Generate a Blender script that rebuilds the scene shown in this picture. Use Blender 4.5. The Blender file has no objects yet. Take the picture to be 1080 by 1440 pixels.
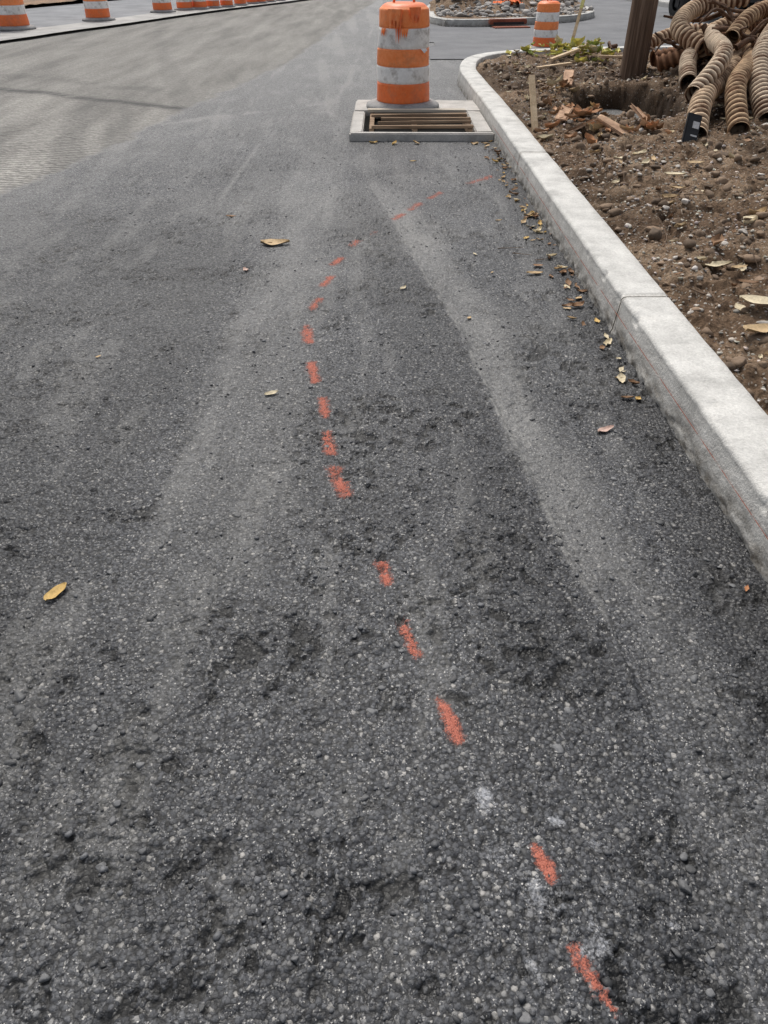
import bpy, bmesh, math, random
import numpy as np
from mathutils import Vector, Matrix
random.seed(7); RNG=np.random.default_rng(11)
S=bpy.context.scene
COL=S.collection

# ------------------------------------------------------------ numpy noise
_T=[np.random.default_rng(100+i).random((256,256)) for i in range(12)]
def vnoise(x,y,seed=0):
    T=_T[seed%12]
    xi=np.floor(x).astype(np.int64); yi=np.floor(y).astype(np.int64)
    fx=x-xi; fy=y-yi
    fx=fx*fx*(3-2*fx); fy=fy*fy*(3-2*fy)
    a=T[xi&255,yi&255]; b=T[(xi+1)&255,yi&255]; c=T[xi&255,(yi+1)&255]; d=T[(xi+1)&255,(yi+1)&255]
    return (a*(1-fx)+b*fx)*(1-fy)+(c*(1-fx)+d*fx)*fy
def fbm(x,y,o=4,seed=0,g=.5):
    s=0;a=1;t=0
    for i in range(o):
        s=s+a*vnoise(x*2**i+17.3*i,y*2**i+5.1*i,seed+i); t+=a; a*=g
    return s/t
def worley(x,y,seed=0):
    A=_T[seed%12];B=_T[(seed+1)%12];C=_T[(seed+2)%12]
    xi=np.floor(x).astype(np.int64); yi=np.floor(y).astype(np.int64)
    f1=np.full(x.shape,9.);f2=np.full(x.shape,9.);cr=np.zeros(x.shape)
    for dx in(-1,0,1):
        for dy in(-1,0,1):
            cx=xi+dx;cy=yi+dy;m=(cx&255,cy&255)
            d=np.hypot(cx+.1+.8*A[m]-x,cy+.1+.8*B[m]-y)
            n=d<f1
            f2=np.where(n,f1,np.minimum(f2,d)); cr=np.where(n,C[m],cr); f1=np.where(n,d,f1)
    return f1,f2,cr
def ss(a,b,x):
    t=np.clip((x-a)/(b-a),0,1); return t*t*(3-2*t)

# ------------------------------------------------------------ mesh utils
def mesh_np(name,V,F,mat=None,smooth=True,attrs=None,mats=None,midx=None,parent=None):
    V=np.asarray(V,dtype=np.float32); F=np.asarray(F,dtype=np.int32)
    me=bpy.data.meshes.new(name); k=F.shape[1]
    me.vertices.add(len(V)); me.vertices.foreach_set('co',V.ravel())
    me.loops.add(F.size); me.loops.foreach_set('vertex_index',F.ravel())
    me.polygons.add(len(F)); me.polygons.foreach_set('loop_start',np.arange(0,F.size,k,dtype=np.int32))
    me.polygons.foreach_set('loop_total',np.full(len(F),k,dtype=np.int32))
    if smooth: me.polygons.foreach_set('use_smooth',np.ones(len(F),dtype=bool))
    if midx is not None: me.polygons.foreach_set('material_index',np.asarray(midx,dtype=np.int32))
    me.update(calc_edges=True); me.validate()
    for m in (mats or ([mat] if mat else [])): me.materials.append(m)
    for an,A in (attrs or {}).items():
        at=me.attributes.new(an,'FLOAT_COLOR','POINT')
        A=np.asarray(A,dtype=np.float32)
        if A.shape[1]==3: A=np.hstack([A,np.ones((len(A),1),np.float32)])
        at.data.foreach_set('color',A.ravel())
    o=bpy.data.objects.new(name,me); COL.objects.link(o)
    if parent: o.parent=parent
    return o
def grid_faces(nx,ny):
    i=np.arange(nx-1)[None,:]; j=np.arange(ny-1)[:,None]
    a=(j*nx+i).ravel()
    return np.stack([a,a+1,a+nx+1,a+nx],1)
def empty(name,loc=(0,0,0)):
    e=bpy.data.objects.new(name,None); COL.objects.link(e); e.location=loc; return e
def box(name,c,s,mat,parent=None,rot=(0,0,0),bev=.004,jit=0):
    bm=bmesh.new(); bmesh.ops.create_cube(bm,size=1)
    for v in bm.verts: v.co=Vector((v.co.x*s[0],v.co.y*s[1],v.co.z*s[2]))
    if bev: bmesh.ops.bevel(bm,geom=bm.edges[:],offset=bev,segments=2,affect='EDGES')
    if jit:
        for v in bm.verts: v.co+=Vector([random.uniform(-jit,jit) for _ in range(3)])
    me=bpy.data.meshes.new(name); bm.to_mesh(me); bm.free(); me.materials.append(mat)
    o=bpy.data.objects.new(name,me); COL.objects.link(o); o.location=c; o.rotation_euler=rot
    if parent: o.parent=parent
    return o
def pip(px,py,poly):
    ins=np.zeros(px.shape,bool); n=len(poly); j=n-1
    for i in range(n):
        xi,yi=poly[i];xj,yj=poly[j]
        c=((yi>py)!=(yj>py))&(px<(xj-xi)*(py-yi)/((yj-yi) if yj!=yi else 1e-9)+xi)
        ins^=c; j=i
    return ins
def segdist(px,py,a,b):
    a=np.array(a);b=np.array(b);d=b-a;L=d@d
    t=np.clip(((px-a[0])*d[0]+(py-a[1])*d[1])/L,0,1)
    return np.hypot(px-a[0]-t*d[0],py-a[1]-t*d[1])
def smooth_path(pts,step=.1):
    P=np.array(pts,float); out=[]
    for i in range(len(P)-1):
        p0=P[max(i-1,0)];p1=P[i];p2=P[i+1];p3=P[min(i+2,len(P)-1)]
        n=max(2,int(np.linalg.norm(p2-p1)/step))
        for t in np.arange(n)/n:
            out.append(.5*((2*p1)+(-p0+p2)*t+(2*p0-5*p1+4*p2-p3)*t*t+(-p0+3*p1-3*p2+p3)*t**3))
    out.append(P[-1]); return np.array(out)

# ------------------------------------------------------------ material utils
class M:
    def __init__(s,name,rough=.8,spec=.4,metal=0):
        s.m=bpy.data.materials.new(name); s.m.use_nodes=True; s.nt=s.m.node_tree
        s.b=s.nt.nodes['Principled BSDF']; s.out=s.nt.nodes['Material Output']
        s.b.inputs['Roughness'].default_value=rough
        s.b.inputs['Specular IOR Level'].default_value=spec
        s.b.inputs['Metallic'].default_value=metal
        s.tc=s.nt.nodes.new('ShaderNodeTexCoord'); s.co=s.tc.outputs['Object']
    def n(s,t,**k):
        x=s.nt.nodes.new(t)
        for a,b in k.items(): setattr(x,a,b)
        return x
    def link(s,a,b): s.nt.links.new(a,b)
    def setin(s,sock,v):
        if hasattr(v,'is_linked') or hasattr(v,'links'): s.link(v,sock)
        else:
            if isinstance(v,tuple) and len(v)==3 and sock.type=='RGBA': v=(*v,1)
            sock.default_value=v
    def noise(s,scale,detail=4,rough=.55,co=None,dist=0):
        x=s.n('ShaderNodeTexNoise'); x.inputs['Scale'].default_value=scale; x.inputs['Detail'].default_value=detail
        x.inputs['Roughness'].default_value=rough; x.inputs['Distortion'].default_value=dist
        s.link(co or s.co,x.inputs['Vector']); return x.outputs['Fac']
    def vor(s,scale,feature='F1',co=None,rnd=1):
        x=s.n('ShaderNodeTexVoronoi',feature=feature); x.inputs['Scale'].default_value=scale
        x.inputs['Randomness'].default_value=rnd
        s.link(co or s.co,x.inputs['Vector']); return x
    def ramp(s,f,pts):
        x=s.n('ShaderNodeValToRGB'); e=x.color_ramp.elements
        while len(e)<len(pts): e.new(.5)
        for el,(p,c) in zip(e,pts):
            el.position=p; el.color=(c,c,c,1) if not isinstance(c,tuple) else (*c,1)
        s.link(f,x.inputs['Fac']); return x.outputs['Color']
    def mix(s,f,a,b,mode='MIX'):
        x=s.n('ShaderNodeMix',data_type='RGBA',blend_type=mode)
        s.setin(x.inputs[0],f); s.setin(x.inputs[6],a); s.setin(x.inputs[7],b); return x.outputs[2]
    def math(s,op,a,b=0,c=None,clamp=False):
        x=s.n('ShaderNodeMath',operation=op,use_clamp=clamp); s.setin(x.inputs[0],a); s.setin(x.inputs[1],b)
        if c is not None: s.setin(x.inputs[2],c)
        return x.outputs[0]
    def scaleco(s,v,rot=(0,0,0)):
        x=s.n('ShaderNodeMapping'); x.inputs['Scale'].default_value=v; x.inputs['Rotation'].default_value=rot
        s.link(s.co,x.inputs['Vector']); return x.outputs['Vector']
    def attr(s,name):
        a=s.n('ShaderNodeAttribute',attribute_name=name); return a
    def rgb(s,c):
        x=s.n('ShaderNodeSeparateColor'); s.link(c,x.inputs[0]); return x.outputs
    def bump(s,h,strength=.5,dist=.01,prev=None):
        x=s.n('ShaderNodeBump'); x.inputs['Strength'].default_value=strength; x.inputs['Distance'].default_value=dist
        s.link(h,x.inputs['Height'])
        if prev: s.link(prev,x.inputs['Normal'])
        s.link(x.outputs['Normal'],s.b.inputs['Normal']); return x.outputs['Normal']
    def color(s,c): s.setin(s.b.inputs['Base Color'],c)

# asphalt ----------------------------------------------------
def asphalt_mat():
    m=M('asphalt_mat',.72,.42)
    a=m.rgb(m.attr('m').outputs['Color'])
    b=m.rgb(m.attr('n').outputs['Color'])
    wn=m.n('ShaderNodeTexNoise'); wn.inputs['Scale'].default_value=140; wn.inputs['Detail'].default_value=1
    m.link(m.co,wn.inputs['Vector'])
    wv=m.n('ShaderNodeVectorMath',operation='MULTIPLY_ADD'); m.link(wn.outputs['Color'],wv.inputs[0]); wv.inputs[1].default_value=(.008,.008,.0); m.link(m.co,wv.inputs[2])
    v1=m.vor(100,co=wv.outputs[0]); v3=m.vor(320)
    cr=m.rgb(v1.outputs['Color']); cr3=m.rgb(v3.outputs['Color'])
    stone=m.ramp(cr[0],[(0,(.024,.025,.029)),(.5,(.056,.059,.066)),(.84,(.118,.122,.131)),(.95,(.27,.265,.255)),(1,(.46,.44,.41))])
    fine=m.ramp(cr3[1],[(0,(.012,.013,.016)),(.6,(.054,.057,.064)),(.9,(.15,.153,.16)),(1,(.62,.60,.56))])
    sel=m.math('GREATER_THAN',cr[1],.52)
    c=m.mix(sel,fine,stone)
    c=m.mix(.2,c,m.ramp(cr[2],[(0,(.02,.021,.025)),(1,(.13,.133,.142))]))
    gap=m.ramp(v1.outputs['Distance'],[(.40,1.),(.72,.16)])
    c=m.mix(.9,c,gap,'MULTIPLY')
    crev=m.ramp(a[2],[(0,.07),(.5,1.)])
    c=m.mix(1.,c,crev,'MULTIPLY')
    big=m.ramp(m.noise(1.1,4,.6),[(.3,.78),(.7,1.25)])
    c=m.mix(1.,c,big,'MULTIPLY')
    dk=m.math('SUBTRACT',1.,m.math('MULTIPLY',b[2],.42))
    c=m.mix(1.,c,dk,'MULTIPLY')
    nn=m.noise(38,4,.7)
    dn=m.ramp(nn,[(.3,.3),(.62,1.)])
    dust_glare=m.math('MULTIPLY',a[0],dn)
    c=m.mix(dust_glare,c,(.30,.295,.28))
    ch=m.math('ADD',m.math('MULTIPLY',a[1],1.5),m.math('ADD',m.math('MULTIPLY',m.noise(150,4,.8),.7),m.math('MULTIPLY',nn,.6)))
    chk=m.math('MULTIPLY',m.math('SUBTRACT',ch,1.0),3.2,clamp=True)
    c=m.mix(m.math('MULTIPLY',chk,.75),c,(.60,.615,.65))
    # milled surface
    w=m.n('ShaderNodeTexWave',wave_type='BANDS',bands_direction='Y'); w.inputs['Scale'].default_value=5.
    w.inputs['Distortion'].default_value=3; w.inputs['Detail'].default_value=1; w.inputs['Detail Scale'].default_value=3
    m.link(m.scaleco((1,1,1),(0,0,math.radians(10))),w.inputs['Vector'])
    st=m.noise(1.,3,.6,co=m.scaleco((2.4,.35,1),(0,0,math.radians(-17))))
    mc=m.ramp(st,[(.33,(.235,.226,.208)),(.67,(.38,.365,.335))])
    mc=m.mix(.75,mc,m.ramp(nn,[(.3,.5),(.7,1.4)]),'MULTIPLY')
    mc=m.mix(.60,mc,m.ramp(w.outputs['Fac'],[(0,.5),(1,1.3)]),'MULTIPLY')
    mc=m.mix(b[1],mc,(.06,.06,.06))
    e=m.math('ADD',m.math('MULTIPLY',m.math('SUBTRACT',b[0],.5),40.),m.math('MULTIPLY',m.math('SUBTRACT',m.noise(2.2,5,.75),.5),4.6))
    mm=m.math('ADD',e,.5,clamp=True)
    c=m.mix(m.math('MULTIPLY',mm,.95),c,mc)
    m.color(c)
    r=m.math('ADD',m.math('MULTIPLY',cr[1],.35),.38)
    r=m.math('MAXIMUM',r,m.math('MULTIPLY',m.math('ADD',m.math('ADD',a[0],chk),mm),.85,clamp=True))
    m.setin(m.b.inputs['Roughness'],r)
    h=m.math('SUBTRACT',m.math('MULTIPLY',cr[0],.6),m.math('MULTIPLY',v1.outputs['Distance'],.95))
    h=m.math('ADD',h,m.math('MULTIPLY',cr3[0],.42))
    h=m.math('ADD',h,m.math('MULTIPLY',m.math('MULTIPLY',w.outputs['Fac'],mm),3.))
    m.bump(h,.9,.0042)
    return m.m
def simple_ground(name,c1,c2,sc=3,fine=80,bs=.4,rough=.85,spec=.3):
    m=M(name,rough,spec)
    c=m.ramp(m.noise(sc,5,.65),[(.3,c1),(.7,c2)])
    f=m.noise(fine,3,.7)
    c=m.mix(.6,c,m.ramp(f,[(.3,.65),(.7,1.3)]),'MULTIPLY')
    m.color(c); m.bump(f,bs,.006); return m.m
def concrete_mat(name='concrete_mat',base=(.47,.46,.44)):
    m=M(name,.85,.3)
    g=m.rgb(m.attr('g').outputs['Color'])
    n=m.noise(5,6,.7); n2=m.noise(90,4,.7); v=m.vor(260)
    d=tuple(x*.70 for x in base); l=tuple(min(.75,x*1.2) for x in base)
    c=m.ramp(n,[(.3,d),(.5,base),(.7,l)])
    c=m.mix(.6,c,m.ramp(n2,[(.3,.68),(.65,1.15)]),'MULTIPLY')
    pit=m.ramp(v.outputs['Distance'],[(.10,.35),(.24,1.)])
    n3=m.noise(14,3)
    pm=m.math('GREATER_THAN',n3,.50)
    c=m.mix(m.math('MULTIPLY',pm,.8),c,pit,'MULTIPLY')
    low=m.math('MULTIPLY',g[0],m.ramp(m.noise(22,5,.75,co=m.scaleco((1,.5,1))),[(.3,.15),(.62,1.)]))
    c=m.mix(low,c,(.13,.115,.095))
    m.color(c)
    m.bump(m.math('ADD',n2,m.math('MULTIPLY',m.noise(30,4,.7),1.2)),.6,.007); return m.m
def dirt_mat():
    m=M('dirt_mat',.95,.15)
    a=m.rgb(m.attr('m').outputs['Color'])
    c=m.ramp(m.noise(2.6,6,.72),[(.30,(.085,.052,.032)),(.5,(.19,.128,.083)),(.68,(.34,.25,.17))])
    c=m.mix(.9,c,m.ramp(m.noise(42,5,.75),[(.34,.32),(.64,1.5)]),'MULTIPLY')
    v=m.vor(75); cr=m.rgb(v.outputs['Color'])
    peb=m.math('MULTIPLY',m.math('GREATER_THAN',cr[0],.80),m.math('LESS_THAN',v.outputs['Distance'],.42))
    c=m.mix(m.math('MULTIPLY',peb,.8),c,m.ramp(cr[1],[(0,(.20,.17,.14)),(1,(.60,.54,.46))]))
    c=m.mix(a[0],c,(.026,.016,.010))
    m.color(c)
    m.bump(m.math('ADD',m.noise(60,5,.75),m.math('MULTIPLY',peb,.4)),1.,.018); return m.m
def attr_mat(name,rough=.85,spec=.25,nscale=40,amt=.5,bump=.3,bd=.004,trans=0):
    m=M(name,rough,spec)
    c=m.attr('c').outputs['Color']
    n=m.noise(nscale,4,.7)
    c=m.mix(amt,c,m.ramp(n,[(.3,.55),(.7,1.35)]),'MULTIPLY')
    m.color(c); m.bump(n,bump,bd)
    return m.m
MAT_AS=asphalt_mat(); MAT_CON=concrete_mat(base=(.57,.56,.53)); MAT_DIRT=dirt_mat()
MAT_STONE=attr_mat('stone_mat',.85,.3,60,.6,.4,.004)
MAT_LEAF=attr_mat('leaf_mat',.7,.3,90,.6,.3,.002)
MAT_CRUMB=attr_mat('crumb_mat',.6,.45,200,.6,.5,.002)

# ------------------------------------------------------------ layout curves
CURB=smooth_path([(1.217,-4),(1.158,0),(1.128,2),(1.099,4),(1.056,7),(1.03,8.8),(.99,10.4),(.995,11.5),(1.2,12.6),(1.7,13.3),(2.5,13.7),(3.6,13.95),(6,14.3),(9,14.6),(14,15.2)],.02)
SEAM=np.array([(-.24,6.84),(-.08,5.9),(.071,5.044),(.256,4.012),(.378,3.356),(.443,2.722),(.511,2.199),(.545,1.948),(.560,1.698),(.618,1.514),(.632,1.255),(.636,.986),(.645,.755),(.639,.490),(.63,-3)])[::-1]
MILLED=np.array([(-6.5,-6),(-5,0),(-3.8,3),(-3.2,5),(-2.86,5.927),(-2.72,6.47),(-2.55,7.243),(-2.40,8.37),(-2.22,9.607),(-1.93,11.21),(-1.52,13.39),(-1.254,17.13),(-.75,23.47),(-.234,29.56),(1.2,45),(8,120)])
EDGE=[(-15,-3),(-11.1,6.5),(-9.05,11.5),(-7.15,16.23),(-6.51,18.27),(-5.83,20.1),(-4.59,23.97),(-2.84,28.3),(-.6,34.5),(3.0,45)]

DASH=[(.346,.613,.4175,.481,.018),(.3135,.805,.343,.722,.016),(.1347,1.203,.181,1.046,.020),(.0439,1.467,.09,1.308,.018),(-.0153,1.7215,.0147,1.597,.022),(-.185,2.222,-.126,2.027,.030),(-.225,2.452,-.194,2.292,.028),(-.261,2.741,-.2285,2.549,.025),(-.331,3.065,-.2927,2.847,.027),(-.387,3.465,-.3485,3.244,.032),(-.373,3.643,-.337,3.816,.026),(-.34,3.98,-.295,4.156,.030),(-.3,4.32,-.252,4.456,.032),(-.208,4.666,-.145,4.806,.032),(-.101,4.878,-.0465,4.952,.022),(.058,5.218,.139,5.369,.037),(.181,5.438,.27,5.655,.038),(.331,5.75,.433,5.947,.038),(.627,6.135,.906,6.424,.040)]

# ------------------------------------------------------------ asphalt ground (fine near, coarse far)
def axis(lo,a,b,hi,d,g=1.12):
    mid=np.arange(a,b,d); l=[];x=a;s=d
    while x>lo: s*=g; x-=s; l.append(x)
    r=[];x=mid[-1];s=d
    while x<hi: s*=g; x+=s; r.append(x)
    return np.array(l[::-1]+list(mid)+r)
xs=axis(-90,-1.7,1.22,90,.0045,1.05)
ys=[.35]
while ys[-1]<100:
    y=ys[-1]; ys.append(y+max(.0045,.0045*(y/2.3)**2 if y<14 else .166*(y/14)**2))
yl=[];y=.35;s=.006
while y>-40: s*=1.15; y-=s; yl.append(y)
ys=np.array(yl[::-1]+ys)
X,Y=np.meshgrid(xs,ys); X=X.ravel();Y=Y.ravel()
def asphalt_fields(X,Y):
    warpx=X+.012*(fbm(X*80,Y*80,2,3)-.5); warpy=Y+.012*(fbm(X*80,Y*80,2,5)-.5)
    f1,f2,c1=worley(warpx/.016,warpy/.016,1)
    g1,g2,c2=worley(warpx/.033,warpy/.033,4)
    coarse=ss(.40,.60,fbm(X*3.1,Y*3.1,5,2,.6))
    sx=np.interp(Y,SEAM[:,1],SEAM[:,0])+.016*(fbm(Y*9,Y*0+3,4,6,.6)-.5)
    d=X-sx
    vis=ss(7.2,5.0,Y)
    bandR=ss(-.004,.008,d)*ss(.30,.12,d)*vis
    bandL=ss(-.82,-.70,X+.06*(fbm(Y*3,X*0,2,3)-.5))*ss(-.20,-.46,X)*ss(1.3,2.4,Y)*ss(8.0,6.5,Y)
    track=ss(-1.9,-1.75,X)*ss(-1.35,-1.5,X)*.5
    smoothm=np.clip(bandR*.7+bandL*.8+track,0,1)
    rough=1-.6*smoothm
    fade=np.clip(1-(Y-3.5)/8,.0,1)
    crev=np.clip((f2-f1)/.26,0,1); crev2=np.clip((g2-g1)/.18,0,1)
    h=(.0028*(c1-.5)+.0024*crev)*(.45+.55*coarse)*rough
    big=(c2>.60)*coarse
    h+=(.0052*crev2*c2)*big*rough
    hol=ss(.57,.66,fbm(X*21,Y*21,4,7,.66))*(.35+.65*coarse)
    h-=.008*hol*rough
    h+=.0022*(fbm(X*130,Y*130,2,9)-.5)
    h*=np.clip(fade+.15,0,1)
    h+=.010*(fbm(X*1.7,Y*1.7,3,8)-.5)
    ridge=np.exp(-(d/.010)**2)*ss(5.0,4.,Y)*ss(.6,1.4,Y)
    h+=.0055*ridge
    h-=.005*ss(0,.02,d)*vis
    dust_glare=.05*ss(.35,.7,fbm(X*1.3+4,Y*1.3,5,9,.6))
    dust_glare+=.42*bandR*ss(.25,.6,fbm(X*6,Y*2,3,1)+.15)*(.30+.70*ss(1.0,2,Y))+.22*bandL
    dust_glare+=.65*np.exp(-((d-.002)/.010)**2)*ss(5.2,4.,Y)*ss(1.2,1.7,Y)*ss(.28,.48,fbm(X*20,Y*10,3,2))
    dust_glare+=.20*ss(.55,.75,fbm(X*1.1+9,Y*.7+2,4,4,.6))*ss(1.,3,Y)
    dust_glare+=.22*ss(5,12,Y)  # grazing glare painted into the colour: asphalt paler with distance
    dust_glare-=.12*ss(.0,-.12,d)*ss(-.35,-.12,d)*vis
    dust_glare+=.20*ss(.56,.70,fbm(X*7+2,Y*1.6,4,5,.6))*ss(.3,1,Y)
    dust_glare-=.15*ss(.86,1.0,X)*ss(9,7,Y)
    st=fbm((X+.07*Y)*3.2,Y*.18,3,10)
    dust_glare+=.30*ss(.56,.72,st)*ss(4.5,8,Y)
    dust_glare+=.5*np.exp(-((X+.85-.03*Y+.02*np.sin(Y*2))/.035)**2)*ss(9,11,Y)*ss(22,18,Y)*ss(.4,.6,fbm(X*9,Y*2,3,2))
    dust_glare+=.5*np.exp(-((Y-9.0-.75*(X+1.8))/.09)**2)*ss(-2.7,-2.3,X)*ss(-.5,-1.,X)*ss(.4,.55,fbm(X*5,Y*5,3,2))
    dust_glare+=.4*np.exp(-((X+1.2-.02*(Y-6))/.02)**2)*ss(5.5,6.,Y)*ss(7.9,7.2,Y)
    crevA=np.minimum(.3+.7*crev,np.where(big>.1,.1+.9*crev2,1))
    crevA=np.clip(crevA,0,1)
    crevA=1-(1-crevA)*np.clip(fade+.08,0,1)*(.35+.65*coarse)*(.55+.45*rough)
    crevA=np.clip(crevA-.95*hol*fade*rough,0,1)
    chalk=np.zeros_like(X)
    for cx,cy,rx,ry,a in[(.222,.90,.045,.06,.34),(.23,.80,.05,.10,.24),(.285,.70,.13,.13,.23),(.555,.642,.022,.012,.42),(.3676,.856,.035,.025,.27),(.40,.60,.12,.10,.21),(.20,.62,.07,.06,.20),(.275,.60,.03,.16,.27),(.44,.80,.07,.04,.20),(.20,.98,.03,.05,.22),(.30,.78,.12,.07,.21),(.46,.70,.06,.04,.22)]:
        chalk=np.maximum(chalk,a*np.exp(-((X-cx)/rx)**2-((Y-cy)/ry)**2))
    chalk*=.75+.5*ss(.35,.65,fbm(X*13,Y*13,3,8))
    return h,np.clip(dust_glare,0,.85),chalk,crevA
h,dust_glare,chalk,crevA=asphalt_fields(X,Y)
sx_=np.interp(Y,SEAM[:,1],SEAM[:,0])
nz_=fbm(X*1.6,Y*.9,4,3)-.5
darkm=.75*ss(-.72,-1.0,X+.25*nz_)*ss(6.5,4.5,Y)*ss(.6,1.3,Y)
darkm=np.maximum(darkm,.7*ss(.84,.98,X+.08*nz_)*ss(9,7.5,Y))
darkm=np.maximum(darkm,.55*ss(-.42,-.22,X-sx_+.2*nz_)*ss(.0,-.05,X-sx_)*ss(6.5,5,Y)*ss(.5,1.2,Y))
darkm=np.maximum(darkm,.5*ss(.5,.62,nz_+.5)*ss(1.6,.8,Y))
XJ=np.array([(-30,22),(-9,13.4),(-4.96,10.91),(-4.31,10.63),(-3.51,10.09),(-2.54,9.61),(-2,9.3),(5,6)])
def milled_fields(x,y):
    sd=(np.interp(y,MILLED[:,1],MILLED[:,0])-x)*.85
    yj=np.interp(x,XJ[:,0],XJ[:,1])+.15*(fbm(x*4,y*0,3,5)-.5)
    d=.9*np.exp(-((y-yj)/.12)**2)*ss(.25,.5,fbm(x*6,y*6,3,5)+.1)
    d=np.maximum(d,.40*np.exp(-((y-yj-1.0)/.35)**2)*ss(.4,.6,fbm(x*3,y*3,4,2)))
    d=np.maximum(d,.12*ss(yj-.1,yj+.3,y))
    d=np.maximum(d,.30*ss(.58,.7,fbm((x+.28*y)*2.6,y*.12,4,7)))
    return np.clip(.5+sd*.25,0,1),d
mA,mB=milled_fields(X,Y)
dash=np.zeros_like(X)
for i,(x1,y1,x2,y2,w) in enumerate(DASH):
    k=(np.abs(X-(x1+x2)/2)<.5)&(np.abs(Y-(y1+y2)/2)<.6)
    mx_,my_=(x1+x2)/2,(y1+y2)/2; q=.74
    dd=segdist(X[k],Y[k],(mx_+(x1-mx_)*q,my_+(y1-my_)*q),(mx_+(x2-mx_)*q,my_+(y2-my_)*q))
    op=1. if i<9 else (.92 if i<14 else .80)
    dash[k]=np.maximum(dash[k],op*ss(w*2.2,0,dd+.028*(fbm(X[k]*34,Y[k]*34,4,1,.65)-.45)))
V=np.stack([X,Y,h],1)
F=grid_faces(len(xs),len(ys))
road=mesh_np('asphalt_road',V,F,MAT_AS,attrs={'m':np.stack([dust_glare,chalk,crevA],1),'n':np.stack([mA,mB,darkm],1)})
fm=dash[F].max(1)>.02
Fp=F[fm]; u,inv=np.unique(Fp,return_inverse=True)
pm=M('orange_spray_paint_mat',.85,.25)
at=pm.rgb(pm.attr('m').outputs['Color'])
n=pm.noise(260,3,.75); n2=pm.noise(60,3,.7)
s_=pm.math('ADD',pm.math('MULTIPLY',at[0],.95),pm.math('ADD',pm.math('MULTIPLY',n,1.1),pm.math('MULTIPLY',n2,.6)))
s_=pm.math('ADD',s_,pm.math('MULTIPLY',at[1],.45))
al=pm.math('MULTIPLY',pm.math('SUBTRACT',s_,1.74),2.1,clamp=True)
pm.color(pm.mix(pm.ramp(n,[(.35,0.),(.65,1.)]),(.27,.065,.042),(.56,.20,.14)))
tr=pm.n('ShaderNodeBsdfTransparent'); mx=pm.n('ShaderNodeMixShader')
pm.link(pm.math('MULTIPLY',al,.86),mx.inputs[0]); pm.link(tr.outputs[0],mx.inputs[1]); pm.link(pm.b.outputs[0],mx.inputs[2]); pm.link(mx.outputs[0],pm.out.inputs[0])
Vp=V[u].copy(); Vp[:,2]+=.0010
mesh_np('orange_paint_dashes',Vp,inv.reshape(Fp.shape),pm.m,attrs={'m':np.stack([dash[u],crevA[u],dash[u]],1)})

# ------------------------------------------------------------ far-side pavements
def strip_between(name,A,B,n,k,z,mat,zf=None):
    A=smooth_path(A,.5);B=smooth_path(B,.5)
    def rs(P,n):
        y=np.linspace(0,1,n); d=np.r_[0,np.cumsum(np.hypot(*np.diff(P[:,:2],axis=0).T))]; d/=d[-1]
        return np.stack([np.interp(y,d,P[:,0]),np.interp(y,d,P[:,1])],1)
    a=rs(A,n);b=rs(B,n)
    t=np.linspace(0,1,k)[None,:,None]
    P=a[:,None,:]*(1-t)+b[:,None,:]*t; P=P.reshape(-1,2)
    zz=np.full(len(P),z) if zf is None else zf(P[:,0],P[:,1])
    return mesh_np(name,np.c_[P,zz],grid_faces(k,n),mat)
OFF=lambda P,d: [(x-d,y+.35*d) for x,y in P]
MAT_LIGHT=simple_ground('worn_pavement_mat',(.26,.255,.245),(.44,.43,.41),2.,60,.3)
MAT_GREY=simple_ground('old_asphalt_mat',(.15,.155,.165),(.26,.265,.275),1.2,60,.3)
strip_between('concrete_pavement_strip',OFF(EDGE,0.0),OFF(EDGE,1.0),200,6,.05,MAT_LIGHT)
strip_between('old_asphalt_lane',OFF(EDGE,1.0),OFF(EDGE,5.0),200,6,.045,MAT_GREY)
MAT_VERGE=simple_ground('leafy_verge_mat',(.10,.07,.045),(.34,.20,.11),2.5,25,.8)
strip_between('leafy_verge',OFF(EDGE,5.0),OFF(EDGE,25.0),200,12,.08,MAT_VERGE,
   zf=lambda x,y:.08+.1*fbm(x*2,y*2,3,3))
ax=np.linspace(-.6,30,160); ay=np.linspace(13.9,45,160); AX,AY=np.meshgrid(ax,ay); AX=AX.ravel();AY=AY.ravel()
Fa=grid_faces(160,160)
ok=(AX-.9*fbm(AX*0,AY*.8,3,3))>(.1)
cen=ok[Fa].all(1)
mesh_np('asphalt_apron',np.c_[AX,AY,np.full(len(AX),.012)],Fa[cen],simple_ground('apron_mat',(.12,.123,.13),(.19,.192,.198),1.3,50,.3))

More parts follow.
